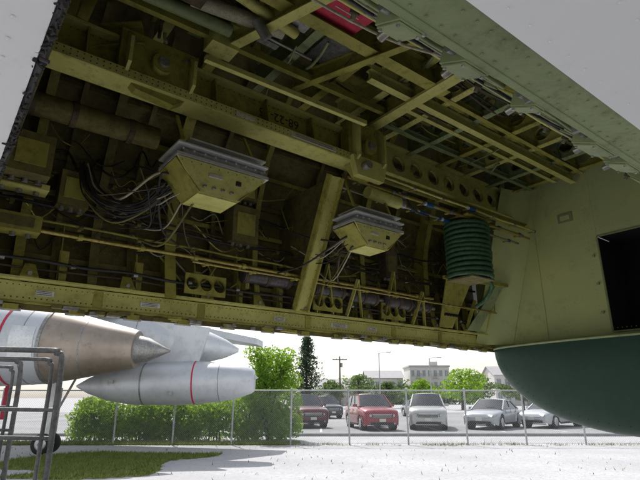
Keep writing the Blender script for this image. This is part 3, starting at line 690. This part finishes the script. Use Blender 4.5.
# ================================================================ CARS
def carpaint(name,c):
    m,nt,b=newmat(name); b.inputs['Base Color'].default_value=(*c,1); b.inputs['Metallic'].default_value=.2; b.inputs['Roughness'].default_value=.3; b.inputs['Coat Weight'].default_value=.6; return m
hl,_,hb=newmat('headlight'); hb.inputs['Base Color'].default_value=(.55,.57,.6,1); hb.inputs['Roughness'].default_value=.08; M['hl']=hl
cg,_,cgb=newmat('car_glass'); cgb.inputs['Base Color'].default_value=(.02,.025,.03,1); cgb.inputs['Roughness'].default_value=.04; M['cglass']=cg
am,_,ab=newmat('tail_lamp'); ab.inputs['Base Color'].default_value=(.5,.03,.02,1); M['tail']=am
sm_,_,sb_=newmat('shut_line'); sb_.inputs['Base Color'].default_value=(.01,.01,.01,1); M['seam']=sm_
def car(name,x,y,yaw,col,kind='suv',sc=1.0):
    P=carpaint('paint_'+name+str(x),col); e=empty(name,(x,y,0),yaw); e.scale=(sc,sc,sc)
    if kind=='suv': L,W,H,hood,belt,wb,rs,re=4.6,1.86,1.74,1.04,1.10,1.15,1.95,3.95
    else: L,W,H,hood,belt,wb,rs,re=4.65,1.80,1.46,.86,.93,1.25,2.15,3.25
    w=W/2; tw=w*.73; wr=.34; ax1,ax2=.86,L-.88
    def lerp(T,a):
        for (a0,v0),(a1,v1) in zip(T,T[1:]):
            if a<=a1: return v0+(v1-v0)*max(0,(a-a0))/(a1-a0)
        return T[-1][1]
    deck=[(0,hood-.30),(.06,hood-.17),(.2,hood-.08),(.6,hood-.01),(wb,hood+.06),(wb+.15,belt+.02),(re,belt+.02),(L-.5,belt+.03 if kind=='suv' else belt),(L-.1,belt-.04),(L,belt-.14)]
    half=[(0,w*.80),(.08,w*.90),(.25,w*.965),(.6,w),(L-.6,w),(L-.2,w*.95),(L,w*.86)]
    low=[(0,.30),(.15,.22),(L-.15,.24),(L,.34)]
    xs=sorted(set([0,.04,.1,.2,.32]+[ax1+(wr+.06)*math.cos(math.pi*k/10) for k in range(11)]+[1.4,wb+.2,1.8,2.2,2.6,3.0,3.3]+[ax2+(wr+.06)*math.cos(math.pi*k/10) for k in range(11)]+[L-.4,L-.2,L-.08,L]))
    s=MB(); rings=[]
    for a in xs:
        zb=lerp(low,a); zd=lerp(deck,a); hw=lerp(half,a)
        za=zb
        for c in (ax1,ax2):
            d2=(wr+.065)**2-(a-c)**2
            if d2>0: za=max(za,.34+math.sqrt(d2))
        zm=max(za+.03,.62)
        zs=max(zd-.09,zm+.02)
        pts=[(hw*.97,za),(hw*1.0,min(zm,max(za+.02,.5))),(hw*1.005,zm+.01),(hw*.985,zs),(hw*.94,zs+.05),(hw*.80,zd+.0),(hw*.45,zd+.03)]
        rings.append([(p,a-L/2,z) for p,z in pts]+[(-p,a-L/2,z) for p,z in pts[::-1]])
    n=14
    for i in range(len(rings)-1):
        vs=rings[i]+rings[i+1]
        for k in range(n-1): s.add([vs[k],vs[k+1],vs[n+k+1],vs[n+k]],[(0,1,2,3)],P,True)
    s.add(rings[0],[tuple(range(n))],P,True); s.add(rings[-1],[tuple(range(n))[::-1]],P,True)
    o=s.obj('body',e); wd=o.modifiers.new('weld','WELD'); wd.merge_threshold=.0004
    em=o.modifiers.new('split','EDGE_SPLIT'); em.split_angle=math.radians(55)
    s=MB()
    fb,fr=wb-L/2,rs-L/2; rr=re-L/2; rb=(L-.28-L/2) if kind=='suv' else (re+.75-L/2)
    zf=lerp(deck,wb)+.01; zr=lerp(deck,rb+L/2)
    A0=V((w*.90,fb,zf)); A1=V((tw,fr,H-.07)); C1=V((tw*.98,rr+(.35 if kind=='suv' else 0),H-.09)); C0=V((w*.90,rb,zr))
    mx=lambda p:V((-p.x,p.y,p.z))
    N=8; vs=[]; fs=[]
    for i in range(N+1):
        t=i/N; yv=fr+(C1.y-fr)*t; zz=H-.07+(.07+.02)*math.sin(math.pi*(.12+.8*t))-.02*t
        for k in range(9):
            u=-1+2*k/8; vs.append((tw*u,yv-(.07*(1-u*u) if i==0 else 0)*1.0,zz-.05*u*u if 0<i<N else H-.07-(.02 if i==N else 0)+.045*(1-u*u)))
    for i in range(N):
        for k in range(8): fs.append((i*9+k,i*9+k+1,(i+1)*9+k+1,(i+1)*9+k))
    s.add(vs,fs,P,True)
    def glass(pL0,pR0,pL1,pR1,bow,m=8):
        vs=[];fs=[]
        for j in range(5):
            t=j/4; a=pL0.lerp(pL1,t); b=pR0.lerp(pR1,t)
            for k in range(m+1):
                u=k/m; p=a.lerp(b,u); q=4*u*(1-u); p=p+V((0,bow*q,.035*q*t)); vs.append(p)
        for j in range(4):
            for k in range(m): fs.append((j*(m+1)+k,j*(m+1)+k+1,(j+1)*(m+1)+k+1,(j+1)*(m+1)+k))
        s.add(vs,fs,'cglass',True)
    glass(mx(A0),A0,mx(A1),A1,-.13); glass(mx(C0),C0,mx(C1),C1,.08)
    for sg in (1,-1):
        f_=(lambda p:p) if sg==1 else mx
        a0,a1,c0,c1=f_(A0),f_(A1),f_(C0),f_(C1)
        s.add([a0,c0,c1,a1],[(0,1,2,3)],'cglass')
        off=V((sg*.004,0,0))
        s.bar(a0,a1,.06,.05,P); s.bar(c0,c1,.14 if kind=='suv' else .10,.05,P); s.bar(a1,c1,.05,.05,P); s.bar(a0,c0,.05,.04,P)
        for t in ((.36,.68) if kind=='suv' else (.47,)):
            b0=a0.lerp(c0,t); b1=a1.lerp(c1,t+.04 if t<.5 else t-.02); s.bar(b0+off,b1+off,.07,.03,'seam',(1,0,0))
        if kind=='suv': s.bar(a1+V((-sg*.06,.25,.05)),c1+V((-sg*.06,-.1,.07)),.03,.03,'black')
    s.obj('greenhouse',e)
    s=MB(); f=-L/2
    def arc(z,h,wd,th_,mat,out=0,n_=8,bow=.10,x0=-1,x1=1):
        for k in range(n_):
            a=x0+(x1-x0)*k/n_; b=x0+(x1-x0)*(k+1)/n_
            s.bar((a*wd,f-out+bow*a*a,z),(b*wd,f-out+bow*b*b,z),th_,h,mat)
    gz=hood-.36
    arc(gz,.15,w*.50,.04,'black',.012,8,.02)
    for k in range(3): arc(gz+.05-.05*k,.012,w*.49,.03,'alu',.028,8,.02)
    arc(gz+.085,.02,w*.52,.04,'alu',.02,8,.02)
    arc(.34,.13,w*.62,.05,'black',.012,8,.03); arc(.50,.12,w*.82,.07,P,.03,10,.06)
    arc(.235,.05,w*.78,.06,'black',.0,8,.06)
    for sg in(-1,1):
        R=Matrix.Rotation(sg*.55,3,'Z')
        s.box((sg*w*.69,f+.075,gz+.03),(w*.34,.08,.13),'black',R); s.box((sg*w*.69,f+.065,gz+.03),(w*.31,.08,.105),'hl',R)
        s.cyl((sg*w*.64,f-.0,gz+.03),(sg*w*.64,f+.04,gz+.03),.045,'alu',12)
        s.cyl((sg*w*.66,f-.0,.35),(sg*w*.66,f+.05,.35),.05,'hl',12)
        s.box((sg*w*.80,L/2-.05,belt-.25),(.18,.08,.3 if kind=='suv' else .15),'tail')
        s.box((sg*(w+.06),f+wb+.42,belt+.06),(.20,.10,.13),P); s.box((sg*(w+.06),f+wb+.475,belt+.06),(.17,.02,.10),'cglass')
        for dy in (wb+.25,2.35,3.25): s.box((sg*(w-.003),f+dy,.74),(.012,.012,.5),'seam')
        for dy in (2.2,3.1): s.box((sg*(w+.004),f+dy,belt-.17),(.03,.16,.03),P)
        s.box((sg*(w-.03),0,.27),(.06,L-2.7,.09),'black')
        for yy in (f+ax1,f+ax2):
            s.cyl((sg*(w-.30),yy,.36),(sg*(w-.06),yy,.36),.40,'seam',22)
            s.lathe((sg*(w-.23),yy,.34),(sg,0,0),[(0,.30),(.02,.335),(.19,.335),(.21,.315),(.212,.22),(.19,.21)],'tyre',28)
            s.lathe((sg*(w-.06),yy,.34),(sg,0,0),[(0,.215),(.025,.21),(.026,.06),(.045,.05)],'black',20)
            for q in range(6):
                a=q*1.0472; s.bar((sg*(w-.025),yy,.34),(sg*(w-.025),yy+.19*math.cos(a),.34+.19*math.sin(a)),.02,.05,'alu',(1,0,0))
            s.lathe((sg*(w-.045),yy,.34),(sg,0,0),[(0,.215),(.03,.21),(.03,.19)],'alu',24)
    s.box((0,f-.072,.50),(.32,.015,.14),'label')
    for k in (-1,1): s.bar((k*.1-.1,f+wb-.02,zf+.03),(k*.1+.35,f+wb+.08,zf+.14),.012,.012,'black')
    s.box((0,0,.42),(W*.8,L-.5,.3),'seam')
    s.obj('trim_and_wheels',e,.006)
    return e
car('parked_suv',2.75,29,.16,(.26,.018,.028),'suv',1.04)
car('parked_suv',-.95,31.2,.25,(.10,.010,.018),'suv',1.04)
car('parked_suv',5.95,29.4,-.18,(.46,.46,.44),'suv',1.06)
car('parked_sedan',9.7,29.6,-.62,(.40,.42,.44),'sedan',1.06)
car('parked_sedan',13.4,30.6,-.85,(.48,.50,.52),'sedan',1.05)
car('parked_sedan',17.5,31.2,-.4,(.05,.06,.09),'sedan')
car('parked_suv',.4,44,.3,(.05,.055,.06),'suv'); car('parked_sedan',8.6,46,.2,(.30,.31,.32),'sedan'); car('parked_suv',4.6,45,-.2,(.35,.36,.36),'suv')
def lamp(name,x,y,H):
    s=MB(); s.tube([(x,y,0),(x,y,H)],[.09,.05],'galv',10,False); s.tube([(x,y,H-.1),(x+.4,y,H+.1),(x+1.0,y,H+.12)],.03,'galv',7); s.box((x+1.15,y,H+.1),(.5,.18,.09),'galv'); s.box((x,y,.1),(.35,.35,.2),'lot'); s.obj(name)
lamp('street_lamp',6.9,60,6.6); lamp('street_lamp',12.8,60,6.0)
def upole(name,x,y,H):
    s=MB(); s.tube([(x,y,0),(x,y,H)],[.15,.09],'bark',10,False); s.box((x,y,H-.5),(2.2,.1,.12),'bark'); 
    for k in (-1,-.5,.5,1): s.cyl((x+k,y,H-.44),(x+k,y,H-.3),.04,'alu_d',8)
    s.cyl((x+.25,y,H-1.6),(x+.25,y,H-1.0),.18,'alu_d',12); s.obj(name)
upole('utility_pole',3.0,78,7.6)

# ================================================================ SECOND AIRCRAFT
jet=empty('parked_jet_aircraft')
s=MB()
ax=V((1,.0,-.045)).normalized(); o=V((-12.5,14,3.2))
s.lathe(o,ax,[(0,.75),(.3,.95),(1.2,1.12),(3.0,1.17),(3.9,1.14),(5.25,1.01)],'silverp',40)
s.lathe(o,ax,[(4.25,1.118),(4.31,1.114)],'red',40)
s.lathe(o,ax,[(5.25,1.00),(5.9,.87),(6.6,.71),(7.35,.55),(7.5,.50)],'bronze',40)
s.lathe(o,ax,[(5.22,1.025),(5.30,1.01)],'alu_d',40)
s.lathe(o,ax,[(6.2,.805),(6.24,.798)],'alu_d',40)
s.lathe(o,ax,[(4.8,1.06),(4.82,1.058)],'alu_d',40)
s.lathe(o,ax,[(7.3,.42),(7.8,.32),(8.25,.10),(8.4,.03)],'alu_d',28)
s.poly([(-13,15.5,4.15),(-6.6,14.2,3.95),(-2.3,18.6,3.45),(-2.2,19.6,3.45),(-6,21,3.95),(-13,23,4.15)],.22,(0,0,1),'silverp')
s.lathe((-8.5,15.4,3.55),(1,.1,-.09),[(0,.95),(1.5,.98),(3.0,.90),(4.0,.74),(4.9,.52),(5.6,.28),(6.0,.06)],'silverp',36)
s.lathe((-8.5,15.4,3.55),(1,.1,-.09),[(2.98,.906),(3.0,.904)],'alu_d',36)
s.obj('wing_and_engine_nacelle',jet)
s=MB(); o2=V((-7.1,15.2,1.92)); a2=V((1,0,.03)).normalized()
s.lathe(o2,a2,[(0,.03),(.35,.22),(.9,.42),(1.6,.56),(2.5,.61),(3.4,.61),(4.2,.56),(4.75,.47),(5.1,.36),(5.18,.30),(5.19,.05)],'silverp',40)
s.lathe(o2,a2,[(3.46,.614),(3.50,.612)],'red',40); s.lathe(o2,a2,[(2.0,.594),(2.02,.598),(2.04,.595)],'alu_d',40)
s.lathe(o2,a2,[(4.2,.565),(4.22,.56)],'alu_d',40)
for t,z_ in ((1.2,.1),(2.7,.05),(2.9,-.2)):
    s.box((o2.x+t,15.2-.575,o2.z+z_),(.14,.03,.09),'alu_d')
s.poly([(-5.6,15.1,2.45),(-3.6,15.1,2.45),(-3.3,15.1,3.6),(-5.2,15.1,3.9)],.12,(0,1,0),'silverp')
s.poly([(-3.1,15.15,2.3),(-2.0,15.15,2.05),(-1.8,15.15,2.15),(-2.1,15.15,2.4)],.05,(0,1,0),'silverp')
s.obj('drop_tank',jet)
s=MB()
s.cyl((-8.15,16,.5),(-8.15,16,3.2),.09,'alu',14); s.cyl((-8.15,16,1.5),(-8.15,16,2.1),.13,'white',14); s.bar((-8.1,16,.9),(-7.3,16.2,2.9),.06,.06,'alu_d')
for yy in (15.75,16.25): s.lathe((-8.15,yy-.09,.30),(0,1,0),[(0,.22),(.02,.29),(.16,.29),(.18,.22),(.181,.1)],'tyre',24); s.lathe((-8.15,yy-.1,.30),(0,1,0),[(0,.13),(.01,.17),(.2,.17),(.21,.13)],'alu',18)
s.cyl((-8.15,15.6,.30),(-8.15,16.4,.30),.05,'alu_d',10)
s.bar((-9.1,15.2,1.0),(-9.1,15.2,2.3),.1,.1,'red')
s.obj('landing_gear',jet)
s=MB(); vs=[];fs=[]
for i in range(4):
    t=4.55+.2*i
    for k in range(7):
        an=math.radians(-22+8*k); rr=1.14-.13*(t-3.9)/1.35+.012
        c=o+ax*t; vs.append((c.x,c.y-math.cos(an)*rr,c.z-math.sin(an)*rr))
for i in range(3):
    for k in range(6): fs.append((i*7+k,i*7+k+1,(i+1)*7+k+1,(i+1)*7+k))
s.add(vs,fs,'alu',True); s.obj('nacelle_access_panel',jet)

# ================================================================ WORK STAND (left foreground)
s=MB(); yy=3.6
for q,xo in ((0,0),(.9,-.80)):
    s.tube([(-3.6+xo,yy+q,1.95),(-2.0+xo,yy+q,1.92),(-1.86+xo,yy+q,1.90),(-1.81+xo,yy+q,1.82),(-1.80+xo,yy+q,1.2),(-1.79+xo,yy+q,.05)],.020,'railgrey',10)
    s.tube([(-3.6+xo,yy+q,1.88),(-2.05+xo,yy+q,1.86),(-1.90+xo,yy+q,1.83),(-1.87+xo,yy+q,1.75),(-1.87+xo,yy+q,1.2),(-1.87+xo,yy+q,.05)],.014,'railgrey',10)
    for z in (1.52,1.34): s.cyl((-3.6+xo,yy+q,z+.02),(-1.8+xo,yy+q,z),.014,'railgrey',8)
    for z in (.25,.6): s.cyl((-3.4+xo,yy+q,z),(-1.8+xo,yy+q,z),.018,'railgrey',8)
    for x in (-2.7,-3.5): s.cyl((x+xo,yy+q,.05),(x+xo,yy+q,1.92),.02,'railgrey',8)
    for x in (-3.5,-1.8): s.cyl((x+xo,yy+q-.03,.06),(x+xo,yy+q+.03,.06),.06,'tyre',14)
s.poly([(-3.5,3.6,.85),(-1.8,3.6,.85),(-2.6,4.5,.85),(-4.3,4.5,.85)],.05,(0,0,-1),'railgrey')
for z in (.25,.6,1.9): s.cyl((-3.5,3.6,z),(-4.3,4.5,z),.016,'railgrey',8)
s.cyl((-1.8,3.6,.25),(-2.6,4.5,.25),.016,'railgrey',8)
s.obj('work_stand')

# ================================================================ LIGHT / WORLD / CAMERA
el=52; az=-24
w=bpy.data.worlds.new('World'); scn.world=w; w.use_nodes=True; nt=w.node_tree
bg=nt.nodes['Background']; sk=nt.nodes.new('ShaderNodeTexSky'); sk.sky_type='NISHITA'; sk.sun_disc=False
sk.sun_elevation=math.radians(el); sk.sun_rotation=math.radians(az); sk.dust_density=2.0; sk.air_density=1.3; sk.ozone_density=2.0
hs=nt.nodes.new('ShaderNodeHueSaturation'); hs.inputs['Saturation'].default_value=.35; hs.inputs['Value'].default_value=1.25
nt.links.new(sk.outputs[0],hs.inputs['Color']); nt.links.new(hs.outputs[0],bg.inputs[0]); bg.inputs[1].default_value=.15
ld=bpy.data.lights.new('sun','SUN'); ld.energy=5; ld.angle=math.radians(.5); ld.color=(1,.97,.93)
lo=bpy.data.objects.new('sun',ld); scn.collection.objects.link(lo)
sd=V((math.sin(math.radians(az))*math.cos(math.radians(el)),math.cos(math.radians(az))*math.cos(math.radians(el)),math.sin(math.radians(el))))
lo.rotation_euler=sd.to_track_quat('Z','Y').to_euler()
cd=bpy.data.cameras.new('camera'); co=bpy.data.objects.new('camera',cd); scn.collection.objects.link(co)
cd.sensor_width=36; cd.lens=36*500/640; cd.clip_end=3000; cd.clip_start=.02
co.location=(0,0,CAMZ); co.rotation_euler=(math.radians(90+17.5),0,0)
scn.camera=co
scn.view_settings.view_transform='Standard'; scn.view_settings.look='None'; scn.view_settings.exposure=0
